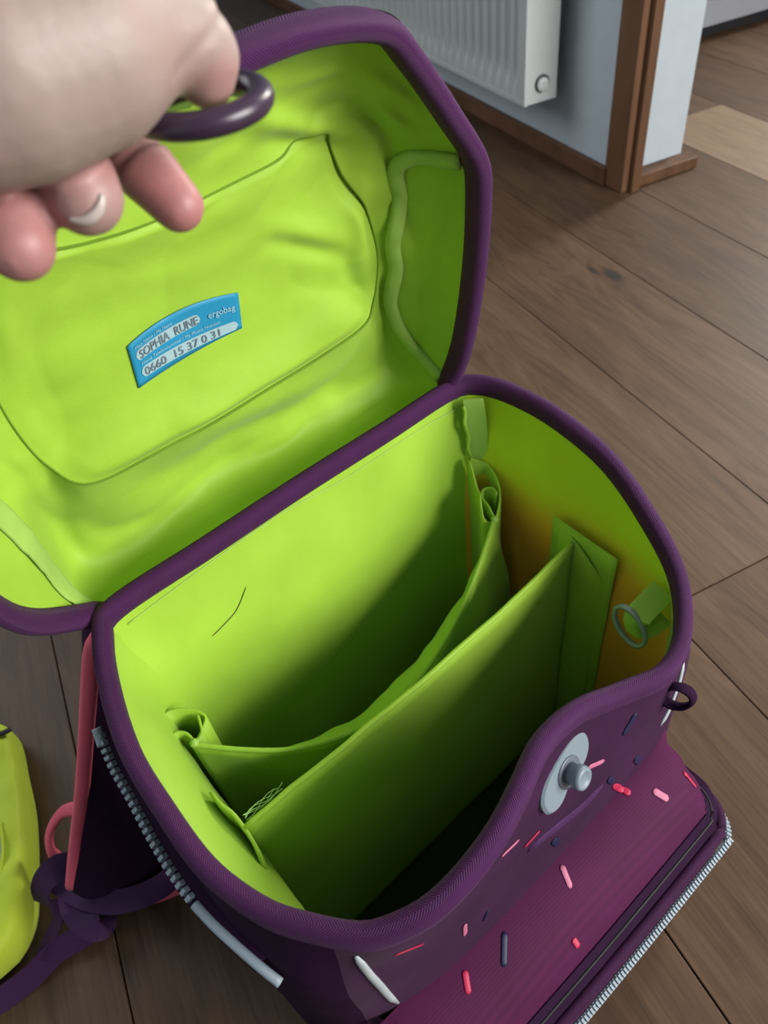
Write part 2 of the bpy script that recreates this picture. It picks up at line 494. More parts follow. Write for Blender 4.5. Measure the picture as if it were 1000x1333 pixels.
rad = empty('radiator', tuple(DV * 2.0 + TV * (TW + 0.06)), FLOOR_ROT)
tag(rad, 'white panel radiator with vertical ribs mounted low on the white wall', 'radiator')
RS, RT = 2.0, TW + 0.06
def rbox(name, s0, s1, t0, t1, z0, z1, mat, parent=rad, bev=0.0):
    return box(name, (s0 - RS, t0 - RT, z0), (s1 - RS, t1 - RT, z1), mat, parent, bev)
R0, R1 = 1.388, 2.60; RF0, RF1 = TW + 0.034, TW + 0.108; RZ0, RZ1 = 0.135, 0.75
# pressed front panel: vertical corrugations ending in a plain band at the bottom and top
def rad_front(u, v):
    s = lerp(R0 + 0.002, R1, u); z = lerp(RZ0 + 0.004, RZ1, v)
    e = smooth01((z - RZ0 - 0.030) / 0.02) * smooth01((RZ1 - 0.03 - z) / 0.02) * smooth01((s - R0 - 0.028) / 0.008)
    ph = (s - R0) / 0.0333 * 2 * math.pi
    c = math.cos(ph)
    prof = smooth01((c + 0.55) / 1.1)
    return Vector((s - RS, RF1 - RT - 0.013 * e * prof, z))
zs = 40
V, F, UV = grid(330, 36, rad_front)
recalc(build('front_panel', V, F, rad_white, rad))
rbox('side_plate', R0 - 0.004, R0 + 0.003, RF0, RF1 + 0.002, RZ0 + 0.002, RZ1, rad_white, bev=0.0015)
rbox('back_panel', R0 + .02, R1, RF0, RF0 + 0.008, RZ0 + 0.01, RZ1, rad_white, bev=0.002)
rbox('bottom_rail', R0, R1, RF1 - 0.012, RF1 + 0.001, RZ0 - 0.002, RZ0 + 0.012, rad_white, bev=0.004)
rbox('top_grille', R0, R1, RF0, RF1, RZ1 - 0.004, RZ1 + 0.004, rad_white, bev=0.001)
rbox('wall_bracket', R0 + .14, R0 + .18, TW + 0.0005 , RF0 + .002, 0.2, 0.6, rad_white)
rbox('wall_bracket', R1 - .18, R1 - .14, TW + 0.0005, RF0 + .002, 0.2, 0.6, rad_white)
rbox('drop_leg', R1 - .08, R1 - .05, RF0 + .01, RF0 + .03, 0.0, 0.18, rad_white)
# blanking plug on the side plate
def lathe(name, prof, loc, axis, mat, parent, k=24):
    """prof list of (r, h) along axis"""
    ax = Vector(axis).normalized()
    s = ax.cross(Vector((0, 0, 1)))
    if s.length < 1e-3: s = Vector((1, 0, 0))
    s.normalize(); u = ax.cross(s)
    V = []; F = []
    n = len(prof)
    for r, h in prof:
        for q in range(k):
            t = 2 * math.pi * q / k
            V.append(Vector(loc) + ax * h + (s * math.cos(t) + u * math.sin(t)) * r)
    for i in range(n - 1):
        for q in range(k):
            F.append((i * k + q, i * k + (q + 1) % k, (i + 1) * k + (q + 1) % k, (i + 1) * k + q))
    F.append(tuple(range(k))); F.append(tuple((n - 1) * k + q for q in range(k)))
    return recalc(build(name, V, F, mat, parent))
pc = (R0 - 0.004 - RS, (RF0 + RF1) / 2 - RT - 0.001, RZ0 + 0.037)
cap_o = lathe('plug_collar', [(0.0165, 0), (0.0165, 0.003), (0.0155, 0.004)], pc, (-1, 0, 0), rad_dark, rad)
lathe('end_plug', [(0.013, 0.002), (0.0135, 0.007), (0.012, 0.009), (0.006, 0.0095)], (pc[0], pc[1] + .001, pc[2] - .001), (-1, 0, 0), rad_white, rad)

# white unit standing in the next room
cabp = DV * 1.78 + TV * (-2.2)
cb = empty('cabinet', tuple(cabp), FLOOR_ROT)
tag(cb, 'white lacquered cabinet on a dark plinth beyond the doorway', 'cabinet')
box('plinth', (0.03, -0.9, 0.0), (0.5, 0.75, 0.035), kick_dark, cb)
box('body', (0.0, -0.9, 0.033), (0.5, 0.76, 0.85), cab_white, cb, bev=0.003)
box('door', (-0.019, -0.2, 0.105), (-0.001, 0.755, 0.84), cab_white, cb, bev=0.002)
box('door', (-0.019, -0.89, 0.105), (-0.001, -0.206, 0.84), cab_white, cb, bev=0.002)
#OBJECTS#
# ------------------------------------------------------------------ the school satchel
bag = empty('school_satchel', tuple(MID), BAG_ROT)
tag(bag, 'open purple school satchel with lime green lining standing on the wooden floor', 'school bag')
CL = to_loc(CAM)
def lray(px, py):
    d = pray(px, py)
    return Vector((d.dot(WX), -d.dot(FY), d.z))
def bvh_of(*objs):
    V = []; F = []
    for o in objs:
        b = len(V)
        V += [v.co.copy() for v in o.data.vertices]
        F += [tuple(b + i for i in p.vertices) for p in o.data.polygons]
    return BVHTree.FromPolygons(V, F)
def cast(px, py, tree):
    h = tree.ray_cast(CL, lray(px, py))
    return (h[0], h[1] if h[1].dot(lray(px, py)) < 0 else -h[1]) if h[0] is not None else None

# --- rim loop (x, yf, z)
rim_ctrl = [(0, -.002, .360), (.075, -.001, .360), (.138, .000, .361), (.1565, .010, .362), (.166, .035, .362), (.170, .076, .359),
            (.172, .121, .345), (.161, .164, .330), (.143, .203, .316), *[tuple((lambda q: (q.x, -q.y, q.z))(loc_z(*f_))) for f_ in [(888, 826, .313), (864, 878, .314), (806, 905, .321), (748, 930, .333), (704, 972, .342), (675, 1032, .345), (648, 1084, .345), (607, 1140, .343), (562, 1184, .340), (516, 1209, .337), (470, 1220, .335)]],
(-.160, .213, .335), (-.172, .192, .335), (-.181, .160, .340), (-.182, .120, .345), (-.180, .085, .350),
            (-.171, .048, .355), (-.158, .016, .360), (-.143, .001, .361), (-.075, -.001, .360)]
NR = 168
rim = catmull([L(*p) for p in rim_ctrl], NR, closed=True)
def nearest_i(x, yf):
    return min(range(NR), key=lambda i: (rim[i].x - x) ** 2 + (-rim[i].y - yf) ** 2)
iBR, iFR, iFL, iBL = nearest_i(.152, .006), nearest_i(.125, .221), nearest_i(-.152, .224), nearest_i(-.150, .008)
def span(a, b):
    r = [a]
    while r[-1] != b: r.append((r[-1] + 1) % NR)
    return r
SEG = {'back': span(iBL, iBR), 'right': span(iBR, iFR), 'front': span(iFR, iFL), 'left': span(iFL, iBL)}
ctr = L(-.004, .118, 0)
def superell(p, cx, cyf, a, b, n):
    q = Vector((p.x - cx, -p.y - cyf)); 
    r = (abs(q.x / a) ** n + abs(q.y / b) ** n) ** (1 / n)
    return Vector((cx + q.x / r, -(cyf + q.y / r)))
def rad_off(p, d):
    v = Vector((p.x - ctr.x, p.y - ctr.y)).normalized() * d
    return Vector((p.x + v.x, p.y + v.y))
def inner_pt(i, f):
    p = rim[i]
    a = rad_off(p, -0.004); b = superell(p, -.002, .119, .151, .106, 7)
    g = smooth01(f / 0.30)
    q = a.lerp(b, g); z = lerp(p.z - 0.002, 0.014, f)
    wv = 0.0016 * fbm(Vector((q.x * 18, q.y * 18, z * 14 + 3))) * min(1, f * 8)
    return Vector((q.x, q.y, z)) + Vector((q.x - ctr.x, q.y - ctr.y, 0)).normalized() * wv
def outer_pt(i, f):
    p = rim[i]
    a = rad_off(p, 0.004); b = superell(p, -.011, .114, .180, .130, 4.6)
    g = smooth01(f / 0.20)
    q = a.lerp(b, g); z = lerp(p.z - 0.002, 0.0, f)
    if f > .85: q = q.lerp(Vector((ctr.x, ctr.y)), 0.05 * ((f - .85) / .15) ** 2)
    wv = 0.002 * fbm(Vector((q.x * 12, q.y * 12, z * 12 + 9))) * min(1, f * 8)
    return Vector((q.x, q.y, z)) + Vector((q.x - ctr.x, q.y - ctr.y, 0)).normalized() * wv
def wall(name, idx, fn, nf, mat):
    V = []; F = []
    for i in idx:
        for j in range(nf): V.append(fn(i, (j / (nf - 1)) ** 1.3))
    for a in range(len(idx) - 1):
        for j in range(nf - 1):
            k = a * nf + j
            F.append((k, k + nf, k + nf + 1, k + 1))
    return build(name, V, F, mat, bag)
in_back = wall('back_lining', SEG['back'], inner_pt, 40, lime_back)
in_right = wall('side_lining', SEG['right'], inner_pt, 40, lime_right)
in_front = wall('front_lining', SEG['front'], inner_pt, 40, lime)
in_left = wall('side_lining', SEG['left'], inner_pt, 40, lime)
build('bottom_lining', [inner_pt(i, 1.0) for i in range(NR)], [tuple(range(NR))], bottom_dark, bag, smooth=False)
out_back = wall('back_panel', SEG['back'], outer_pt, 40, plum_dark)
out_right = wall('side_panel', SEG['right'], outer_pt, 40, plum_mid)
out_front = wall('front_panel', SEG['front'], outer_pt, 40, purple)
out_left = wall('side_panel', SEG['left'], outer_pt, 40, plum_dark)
build('base', [outer_pt(i, 1.0) for i in range(NR)], [tuple(range(NR))], plum_dark, bag, smooth=False)
# binding that runs round the rim
pth = [r + Vector((0, 0, 0.001)) for r in rim]
scl = []
for i in range(NR):
    yb = -rim[i].y
    scl.append(1.0 + 0.06 * smooth01((yb - .1) / .12) * smooth01((0.05 - rim[i].x) / .1))
tube('rim_binding', pth, 0.0056, 0.0084, purple_bind, bag, k=16, p=2.6, closed=True, scale=scl)

# --- front pocket
XL, XR = -.160, .118
def pk_path(off, z, x0=XL, x1=XR, r=.022, yb=.232):
    """plan path of the pocket edge at distance off (yf), with rounded ends"""
    pts = [(x0, yb)]
    for q in range(0, 7):
        a = math.pi - (math.pi / 2) * q / 6
        pts.append((x0 + r + r * math.cos(a), off - r + r * math.sin(a)))
    pts.append(((x0 + x1) / 2, off + .001))
    for q in range(0, 7):
        a = math.pi / 2 - (math.pi / 2) * q / 6
        pts.append((x1 - r + r * math.cos(a), off - r + r * math.sin(a)))
    pts.append((x1, yb))
    return [L(x, y, z) for x, y in pts]
def dens(pts, n=70): return catmull(pts, n)
prof = [(.236, .196, .020, 0.0), (.250, .193, .02, 0), (.268, .184, .02, 0), (.283, .172, .02, 0), (.290, .160, .02, 0)]
rows = [dens(pk_path(y, z, XL + .006, XR - .006 + (.0 if y > .25 else 0), min(r, max(.003, (y - .232) * .9)))) for y, z, r, _ in prof]
def loft(name, rows, mat, parent):
    n = len(rows[0]); V = [p for r in rows for p in r]; F = []
    for a in range(len(rows) - 1):
        for j in range(n - 1):
            F.append((a * n + j, a * n + j + 1, (a + 1) * n + j + 1, (a + 1) * n + j))
    return recalc(build(name, V, F, mat, parent))
pk_top = loft('pocket_top', rows, purple_rib, bag)
low = [dens(pk_path(.290, .160, XL + .006, XR - .006, .02)), dens(pk_path(.296, .150, XL + .003, XR - .003)), dens(pk_path(.301, .14)), dens(pk_path(.304, .10)), dens(pk_path(.303, .03)), dens(pk_path(.296, .0))]
pk_front = loft('pocket_front', low, purple_rib, bag)
zt = catmull(pk_path(.2925, .158, XL + .004, XR - .004), 90)
nrm = Vector((0, -.72, .69))
ribbon('pocket_zipper_tape', zt, .013, .003, plum_dark, bag, up=nrm)
tube('pocket_zipper_seam', [p + nrm * .0018 for p in zt], .0008, .0008, kick_dark, bag, k=6)
tube('pocket_piping', catmull(pk_path(.3005, .147), 90), .0045, .0045, purple, bag, k=10)
def teeth(name, path, mat, pitch=.0042, wid=.0052, ht=.0028, ups=None, up=Vector((0, 0, 1))):
    tot = sum((path[i + 1] - path[i]).length for i in range(len(path) - 1))
    n = int(tot / pitch); P = catmull(path, n + 1)
    V = []; F = []
    for i in range(n):
        t = (P[min(i + 1, n)] - P[max(i - 1, 0)]).normalized(); u0 = up
        s = t.cross(u0).normalized(); u = s.cross(t).normalized()
        c = P[i]; b = len(V); l = pitch * .34
        for a, bb, cc in ((-1, -1, -1), (1, -1, -1), (1, 1, -1), (-1, 1, -1), (-.75, -.75, 1), (.75, -.75, 1), (.75, .75, 1), (-.75, .75, 1)):
            V.append(c + t * (a * l) + s * (bb * wid / 2) + u * (cc * ht / 2))
        for f in ((0, 1, 2, 3), (4, 5, 6, 7), (0, 1, 5, 4), (1, 2, 6, 5), (2, 3, 7, 6), (3, 0, 4, 7)):
            F.append(tuple(b + q for q in f))
    o = recalc(build(name, V, F, mat, bag, smooth=False)); o['kind'] = 'stuff'
    return o
zp = pk_path(.3075, .137, XL - .002, XR + .002)[1:-1]
ribbon('pocket_zipper_backing', catmull(zp, 80), .0055, .0012, zip_grey, bag, up=Vector((0, -.6, .8)))
teeth('pocket_zipper_teeth', [p + Vector((0, -.0006, .0012)) for p in catmull(zp, 80)], zip_grey, up=Vector((0, -.6, .8)), pitch=.0028, wid=.0055, ht=.0020)

# --- side zipper on the outer left wall
lz = [loc_z(130, 955, .318), loc_z(148, 1000, .310), loc_z(172, 1043, .305), loc_z(205, 1105, .30), loc_z(240, 1160, .297), loc_z(272, 1198, .295), loc_z(300, 1225, .292), loc_z(335, 1256, .288), loc_z(366, 1281, .282)]
lzp = catmull(lz, 60)
tube('side_zipper_tape', [p + Vector((.004, 0, -.001)) for p in lzp[2:-5]], .008, .003, plum_dark, bag, k=10, up=Vector((-.5, 0, .85)))
n1 = int(60 * .68)
teeth('side_zipper_teeth', [p + Vector((0, 0, .002)) for p in lzp[1:n1]], zip_grey, pitch=.0044, wid=.0048, ht=.0036, up=Vector((-.5, 0, .85)))
tube('side_zipper_cover', [p + Vector((0, 0, .002)) for p in lzp[n1 - 1:]], .0026, .0024, zip_grey, bag, k=10)
tube('side_zipper_stop', [p + Vector((0, 0, .002)) for p in catmull([loc_z(127, 950, .32), loc_z(131, 960, .317), loc_z(135, 973, .314)], 8)], .0030, .0026, zip_grey, bag, k=8)

# --- decals laid on the outer fabric
T_out = bvh_of(out_front, out_right, out_left, pk_top, pk_front)
def decal(name, pix, width, mat, thick=.00035, n=9, off=.0004, tree=None, taper=True):
    hits = []
    pts = [Vector((x, y, 0)) for x, y in pix]
    for q in catmull(pts, n):
        h = cast(q.x, q.y, tree or T_out)
        if h: hits.append(h)
    if len(hits) < 3: return None
    path = [h[0] + h[1] * off for h in hits]
    k = len(path)
    sc = [1.0] * k
    if taper: sc[0] = sc[-1] = .45
    return tube(name, path, width / 2, thick, mat, bag, k=8, ups=[h[1] for h in hits], scale=sc)
for a, b, mt, wd in [((653, 1114), (675, 1093), print_pink, .0034), ((682, 1103), (702, 1081), print_hot, .0026), ((765, 999), (786, 990), print_pink, .0036),
                     ((828, 928), (811, 957), print_navy, .005), ((798, 1022), (821, 1033), print_hot, .0052), ((850, 1029), (870, 1041), print_pink, .0052),
                     ((890, 1005), (906, 1025), print_hot, .003), ((827, 986), (832, 992), print_navy, .006), ((792, 1013), (798, 1018), print_navy, .005),
                     ((720, 1093), (727, 1098), print_navy, .006), ((731, 1126), (743, 1156), print_pink, .0040), ((657, 1213), (656, 1259), print_navy, .0042),
                     ((605, 1263), (610, 1294), print_hot, .0040), ((746, 1222), (753, 1233), print_hot, .0042), ((605, 1203), (605, 1217), print_pink, .0034),
                     ((635, 1185), (630, 1198), print_navy, .0035), ((513, 1243), (551, 1228), print_hot, .0022), ((234, 1118), (254, 1140), print_navy, .003)]:
    mx, my = (a[0] + b[0]) / 2, (a[1] + b[1]) / 2
    decal('printed_sprinkle', [a, (mx, my), b], wd, mt)
decal('reflective_strip', [(464, 1244), (480, 1266), (497, 1285), (508, 1298), (518, 1305)], .0046, reflect, thick=.0012)
decal('fold_band', [(784, 1022), (755, 1052), (725, 1076), (688, 1106)], .011, plum_light, thick=.0010, off=.0002)
T_r = bvh_of(out_right, out_front)
decal('reflective_strip', [(889, 862), (884, 885), (876, 908), (868, 928), (859, 944)], .007, reflect, thick=.0014, tree=T_r)

# --- clip on the front panel: winged plate and push button
hc = cast(733, 1003, T_out)
cc = hc[0]; cn = (hc[1] + Vector((0, 0, .15))).normalized()
cx_ = Vector((1, 0, .16)); cx_ = (cx_ - cn * cx_.dot(cn)).normalized(); cy_ = cn.cross(cx_).normalized()
out = []
for q in range(40):
    t = 2 * math.pi * q / 40
    c, s = math.cos(t), math.sin(t)
    r = .0235 * (1 + .0 * c) if False else 1
    x = .0245 * math.copysign(abs(c) ** .8, c); y = .0135 * math.copysign(abs(s) ** .8, s)
    if s < 0: y *= 1.0 - .42 * math.exp(-(x / .010) ** 2)      # notch below the knob
    y += .10 * x
    out.append((x, y))
V = []
for h, sc_ in ((-.004, 1.0), (.0015, 1.0), (.0028, .93)):
    for x, y in out: V.append(cc + cx_ * (x * sc_) + cy_ * (y * sc_) + cn * h)
F = []
for a in range(2):
    for q in range(40): F.append((a * 40 + q, a * 40 + (q + 1) % 40, (a + 1) * 40 + (q + 1) % 40, (a + 1) * 40 + q))
F.append(tuple(80 + q for q in range(40)))
plate = recalc(build('clip_plate', V, F, clip_grey, bag, smooth=False))
kb = cc + cx_ * .001 + cy_ * (-.001)
lathe('clip_recess', [(.0098, .0025), (.0098, .0034), (.0085, .0036)], tuple(kb), cn, clip_dark, bag)
lathe('clip_button', [(.0060, .003), (.0060, .007), (.0070, .0085), (.0071, .0115), (.0064, .0132), (.0048, .0138), (.0042, .0130)], tuple(kb), cn, clip_grey, bag)

# --- loop on the right outer wall
lp = loc_z(886, 903, .285)
pts = [lp + Vector((.008 * math.cos(t) * 0.5 - .003, -.008 * math.cos(t), .011 * math.sin(t))) for t in [2 * math.pi * i / 20 for i in range(20)]]
tube('hanging_loop', pts, .0018, .0036, plum_dark, bag, k=8, closed=True, up=Vector((1, 0, 0)))

# --- stiff divider
DX0, DX1, DYF, DZ = -.154, .1425, .126, .285
def divider(u, v):
    x = lerp(DX0, DX1, u); z = lerp(.016, DZ + .004 * math.sin(u * math.pi) - .003 * (u - .5), v)
    yf = DYF - .007 * (u - .5) + .006 * math.sin(u * math.pi) * v - .012 * (1 - v) * 0 + .0015 * fbm(Vector((x * 14, z * 10, 2)))
    return L(x, yf, z)
solid_sheet('divider', 50, 24, divider, lime, bag, .003)
ed = [divider(i / 59, 1.0) for i in range(60)]
tube('divider_hem', ed, .0019, .0022, lime, bag, k=8)
# flange patches that hold the divider on both side walls
def flange(x, y0, y1, z1, sgn, name='divider_flange'):
    def fn(u, v):
        yf = lerp(y0, y1, u)
        return L(x + sgn * .002 * math.sin(u * 6) + sgn * (.010 * abs(u - .42) if z1 < 5 else 0), yf, lerp(.02, z1 - .012 * (u - .3) ** 2 * 4 - .004 * u, v))
    return solid_sheet(name, 16, 12, fn, lime, bag, .0022)
flange(.1420, .106, .150, .286, 1)
flange(-.1535, .100, .150, .295, -1)
# wall patch stitched behind the right flange
solid_sheet('wall_patch', 12, 14, lambda u, v: L(.1465 + .0006 * math.sin(v * 7), lerp(.100, .158, u), lerp(.03, .293 - .003 * u, v)), lime, bag, .0012)
for q in range(5):
    a = L(DX0 + .003, DYF - .001, DZ + .001)
    pts = [a + Vector((.0042 * i * (1 + .1 * q), .0016 * math.sin(i * 1.1 + q * 2) + .0008 * i, .0012 * math.sin(i * .9 + q * 2) - .0012 * i)) for i in range(6)]
    tube('loose_thread', catmull(pts, 20), .00018, .00018, thread_m, bag, k=5)

# --- sagging elastic pocket in front of the back wall
hem_ctrl = [(-.150, .060, .281), (-.128, .080, .272), (-.103, .097, .262), (-.078, .108, .257), (-.050, .1145, .252), (-.020, .114, .251), (.008, .109, .252), (.040, .100, .257), (.068, .089, .263), (.095, .077, .272), (.121, .064, .281)]
hem = catmull([L(*p) for p in hem_ctrl], 60)
def pocket_fn(u, v):
    k = u * 59; i = min(int(k), 58); p = hem[i].lerp(hem[i + 1], k - i)
    base = L(lerp(-.148, .148, u), .060, .05)
    t = 1 - v
    q = p.lerp(base, t)
    bul = math.sin(math.pi * t) * .012
    q.y -= bul - .004 * fbm(Vector((p.x * 20, t * 3, 1)))
    q.y = max(q.y, -.122)
    q.y += .003 * math.sin(u * 21) * smooth01(t * 4)
    return q
solid_sheet('elastic_pocket', 70, 26, pocket_fn, lime, bag, .0015)
# rolled hem: a wide folded band along the top edge, its lower edge standing off
def hem_fn(u, v):
    p = pocket_fn(u, 1.0)
    wd = .027 * (0.35 + .65 * math.sin(math.pi * min(max(u, 0), 1)) ** .6)
    tw = math.sin(math.pi * u)
    return p + Vector((0, lerp(0, 1, v) * wd * .62 * tw + .0025 * (1 - v) * 0, -v * wd * .45 + .0012))
solid_sheet('pocket_hem_band', 70, 6, hem_fn, lime_strip, bag, .0012)
tube('pocket_hem', [p + Vector((0, 0, .0014)) for p in hem], .0018, .0018, lime_strip, bag, k=8)
def pleat(name, plan, z_top, depth, mat, th=.0016, lean=(0, 0)):
    P = catmull([Vector((x, -yf, 0)) for x, yf in plan], 48)
    def fn(u, v):
        p = P[int(round(u * 47))]
        zz = z_top(u) if callable(z_top) else z_top
        return Vector((p.x + lean[0] * (1 - v), p.y + lean[1] * (1 - v), zz - depth * (1 - v)))
    return solid_sheet(name, 48, 8, fn, mat, bag, th)
# left gather
pleat('pocket_gather', [(-.162, .040), (-.150, .034), (-.139, .040), (-.133, .050), (-.139, .056), (-.147, .060)], lambda u: .292 - .011 * u, .16, lime)
pleat('pocket_gather', [(-.160, .052), (-.154, .048), (-.149, .051), (-.1475, .056), (-.148, .061)], lambda u: .288 - .007 * u, .14, lime)
pleat('pocket_gather', [(-.147, .0605), (-.141, .0585), (-.138, .052), (-.1365, .0475)], lambda u: .2825 + .003 * u, .10, lime_strip)
# right gather
pleat('pocket_gather', [(.137, .020), (.1325, .030), (.127, .042), (.119, .052), (.116, .058), (.120, .064)], lambda u: .306 - .024 * u + .004 * math.sin(u * 12), .16, lime)
pleat('pocket_gather', [(.140, .020), (.148, .030), (.145, .044), (.138, .054), (.130, .060), (.122, .0645)], lambda u: .306 - .024 * u, .18, lime)
pleat('pocket_gather', [(.1215, .064), (.126, .053), (.128, .044), (.134, .040), (.1385, .045), (.136, .052)], lambda u: .283 + .010 * u, .12, lime_strip)
lathe('stitch_knot', [(.001, -.003), (.003, -.001), (.003, .001), (.001, .003)], tuple(L(-.148, .061, .2825)), (0, 0, 1), lime_pale, bag, k=10)
lathe('stitch_knot', [(.001, -.003), (.003, -.001), (.003, .001), (.001, .003)], tuple(L(.121, .0645, .2825)), (0, 0, 1), lime_pale, bag, k=10)
# pale tape down the right back corner
T_in = bvh_of(in_back, in_right, in_left, in_front)
tape_path = [L(.1465 + .002 * math.sin(t * 5), .018 + .006 * t, lerp(.359, .270, t)) for t in [i / 15 for i in range(16)]]
ribbon('corner_tape', tape_path, .015, .002, lime_pale, bag, up=Vector((-.75, -.65, 0)))
tube('corner_seam', [L(.1415 + .001 * math.sin(i * 1.3), .0125 + .0006 * i, lerp(.353, .262, i / 19)) for i in range(20)], .0016, .0016, lime_strip, bag, k=6)
# topstitch on the back lining and a stray hair
decal('topstitch', [(166, 812), (260, 742), (360, 672), (450, 622), (545, 560), (598, 530)], .0012, lime_pale, thick=.0003, n=40, tree=T_in, taper=False)
decal('stray_hair', [(276, 828), (292, 812), (308, 793), (320, 764)], .0006, hair_m, thick=.0003, n=14, tree=T_in)

# --- ring on a strap at the front right inside
kr = loc_z(820, 815, .292)
ca = (loc_z(838, 840, .280) - loc_z(803, 788, .300)).normalized()
n_ = (CL - kr).normalized(); n_ = (n_ + Vector((-.9, 0.1, -.3))).normalized()
a_ = (ca - n_ * ca.dot(n_)).normalized(); b_ = n_.cross(a_).normalized()
pts = [kr + a_ * (.0145 * math.cos(t)) + b_ * (.0085 * math.sin(t)) for t in [2 * math.pi * i / 32 for i in range(32)]]
tube('key_ring', pts, .0017, .0026, ring_plastic, bag, k=8, closed=True, up=n_)
sp0 = [loc_z(864, 768, .305), loc_z(852, 780, .303), loc_z(838, 794, .302), loc_z(829, 806, .299), loc_z(833, 816, .293), loc_z(846, 812, .290), loc_z(862, 800, .290)]
ribbon('ring_strap', catmull(sp0, 24), .017, .002, lime_strip, bag, up=Vector((-.8, -.1, .5)))

# ------------------------------------------------------------------ lid of the satchel
LA = math.radians(100.5)
LU = Vector((0, math.cos(LA), math.sin(LA)))
LD = Vector((0, math.sin(LA), -math.cos(LA)))
LO = Vector((0, 0, .362))
def lidp(wv, u, d):
    cx = -.022 * max(u, 0) / .25
    return LO + Vector((wv + cx, 0, 0)) + LU * u + LD * d
right = [((0, -.007, .003), (0, .056, .040)), ((.075, -.007, .003), (.062, .058, .040)), ((.130, -.006, .003), (.100, .066, .040)),
        ((.1455, .010, .004), (.117, .084, .050)), ((.150, .050, -.002), (.119, .110, .050)), ((.153, .110, -.005), (.112, .142, .050)),
        ((.153, .160, -.005), (.097, .172, .050)), ((.149, .186, -.004), (.091, .194, .049)), ((.130, .216, -.002), (.085, .203, .047)), ((.106, .250, 0), (.070, .204, .045)),
        ((.088, .268, 0), (.055, .200, .043)), ((.048, .278, -.003), (.030, .199, .042)), ((0, .279, -.006), (0, .198, .042))]
left = [((-.075, -.007, .003), (-.072, .056, .040)), ((-.136, -.006, .003), (-.112, .062, .040)),
        ((-.166, .010, .004), (-.124, .080, .050)), ((-.184, .045, -.002), (-.127, .110, .050)), ((-.188, .100, -.005), (-.124, .145, .050)),
        ((-.182, .160, -.005), (-.114, .180, .050)), ((-.168, .195, -.004), (-.106, .195, .049)), ((-.140, .226, -.002), (-.096, .203, .047)), ((-.112, .254, 0), (-.080, .204, .045)),
        ((-.090, .269, 0), (-.060, .201, .043)), ((-.048, .278, -.003), (-.034, .199, .042))]
ctrl = right + list(reversed(left))
NL = 220
def resample_pair(ctrl, n):
    # parametrise both loops by control index so that they stay paired
    k = len(ctrl); A = []; B = []
    def cr(P, i, t):
        a, b, c, d = [Vector(P[(i + o) % k]) for o in (-1, 0, 1, 2)]
        return 0.5 * ((2 * b) + (c - a) * t + (2 * a - 5 * b + 4 * c - d) * t * t + (3 * b - a - 3 * c + d) * t ** 3)
    RA = [c[0] for c in ctrl]; RB = [c[1] for c in ctrl]
    for q in range(n):
        x = q * k / n; i = int(x); t = x - i
        A.append(cr(RA, i, t)); B.append(cr(RB, i, t))
    return A, B
lr, lpn = resample_pair(ctrl, NL)
def wrinkle(p, amp, seed, fx=1.0):
    a = fbm(Vector((p.x * 16 * fx + seed, p.y * 16, p.z * 16)), 3)
    r = 1 - abs(noise.noise(Vector((p.x * 11 + seed * 2, p.y * 24 + 4, p.z * 9))))
    return amp * (a * .9 + (r ** 4) * .9 - .4)
FOLDS = []
def folds(p):
    s = 0.0
    for a, b, amp, wd in FOLDS:
        ab = b - a; t = (p - a).dot(ab) / ab.length_squared
        tc_ = min(max(t, 0), 1)
        d = (p - (a + ab * tc_)).length
        if d < wd * 3:
            s += amp * math.exp(-(d / wd) ** 2) * (0.45 + .55 * math.sin(math.pi * tc_))
    return s
def gus_pt(i, f, out=0.0):
    a, b = lr[i], lpn[i]
    q = a.lerp(b, f)
    # the gusset belly hangs a little away from the straight line
    mid_ = math.sin(math.pi * f)
    bottom = 1 - smooth01((a.y - 0.0) / .03)
    q.z += mid_ * (.016 * (1 - bottom) + .034 * bottom)
    q.y += -mid_ * .046 * bottom
    p = lidp(q.x, q.y, q.z)
    am = mid_ * .0075 * smooth01(f * 3)
    p = p + LD * (wrinkle(p, am, 3.0) - folds(p) * smooth01(f * 5))
    if out: p = p + LD * (out * (0.3 + .7 * f)) + Vector((q.x, 0, 0)).normalized() * (out * .8 * (1 - f)) + LU * (out * .6 * (1 - f) * (1 if q.y > .15 else -.2)) - LU * (out * 1.6 * bottom * mid_) + LD * (out * bottom * mid_)
    return p
def panel_pt(i, f, out=0.0):
    b = lpn[i]; c = Vector((0, .145, .046))
    q = b.lerp(c, f)
    q.z = lerp(b.z, .046, smooth01(f * 1.6))
    wn = q.x / .12; un = (q.y - .13) / .08
    q.z += .007 * max(0, 1 - wn * wn) * max(0, 1 - un * un) - .0035 * smooth01(f * 9)
    p = lidp(q.x, q.y, q.z)
    edge = smooth01(f * 2.2)
    p = p + LD * (wrinkle(p, .0046, 11.0, .6) * (1.15 - .6 * edge) * smooth01(f * 8) - folds(p))
    return p + LD * out
def ring_loft(name, fn, m, mat, cap=False, out=0.0):
    V = []; F = []
    for j in range(m):
        for i in range(NL): V.append(fn(i, j / (m - 1), out))
    for j in range(m - 1):
        for i in range(NL):
            k = (i + 1) % NL
            F.append((j * NL + i, j * NL + k, (j + 1) * NL + k, (j + 1) * NL + i))
    return recalc(build(name, V, F, mat, bag))
gus = ring_loft('lid_gusset_lining', gus_pt, 22, lime)
pan = ring_loft('lid_lining', panel_pt, 44, lime)
T_lid = bvh_of(gus, pan)
fd = []
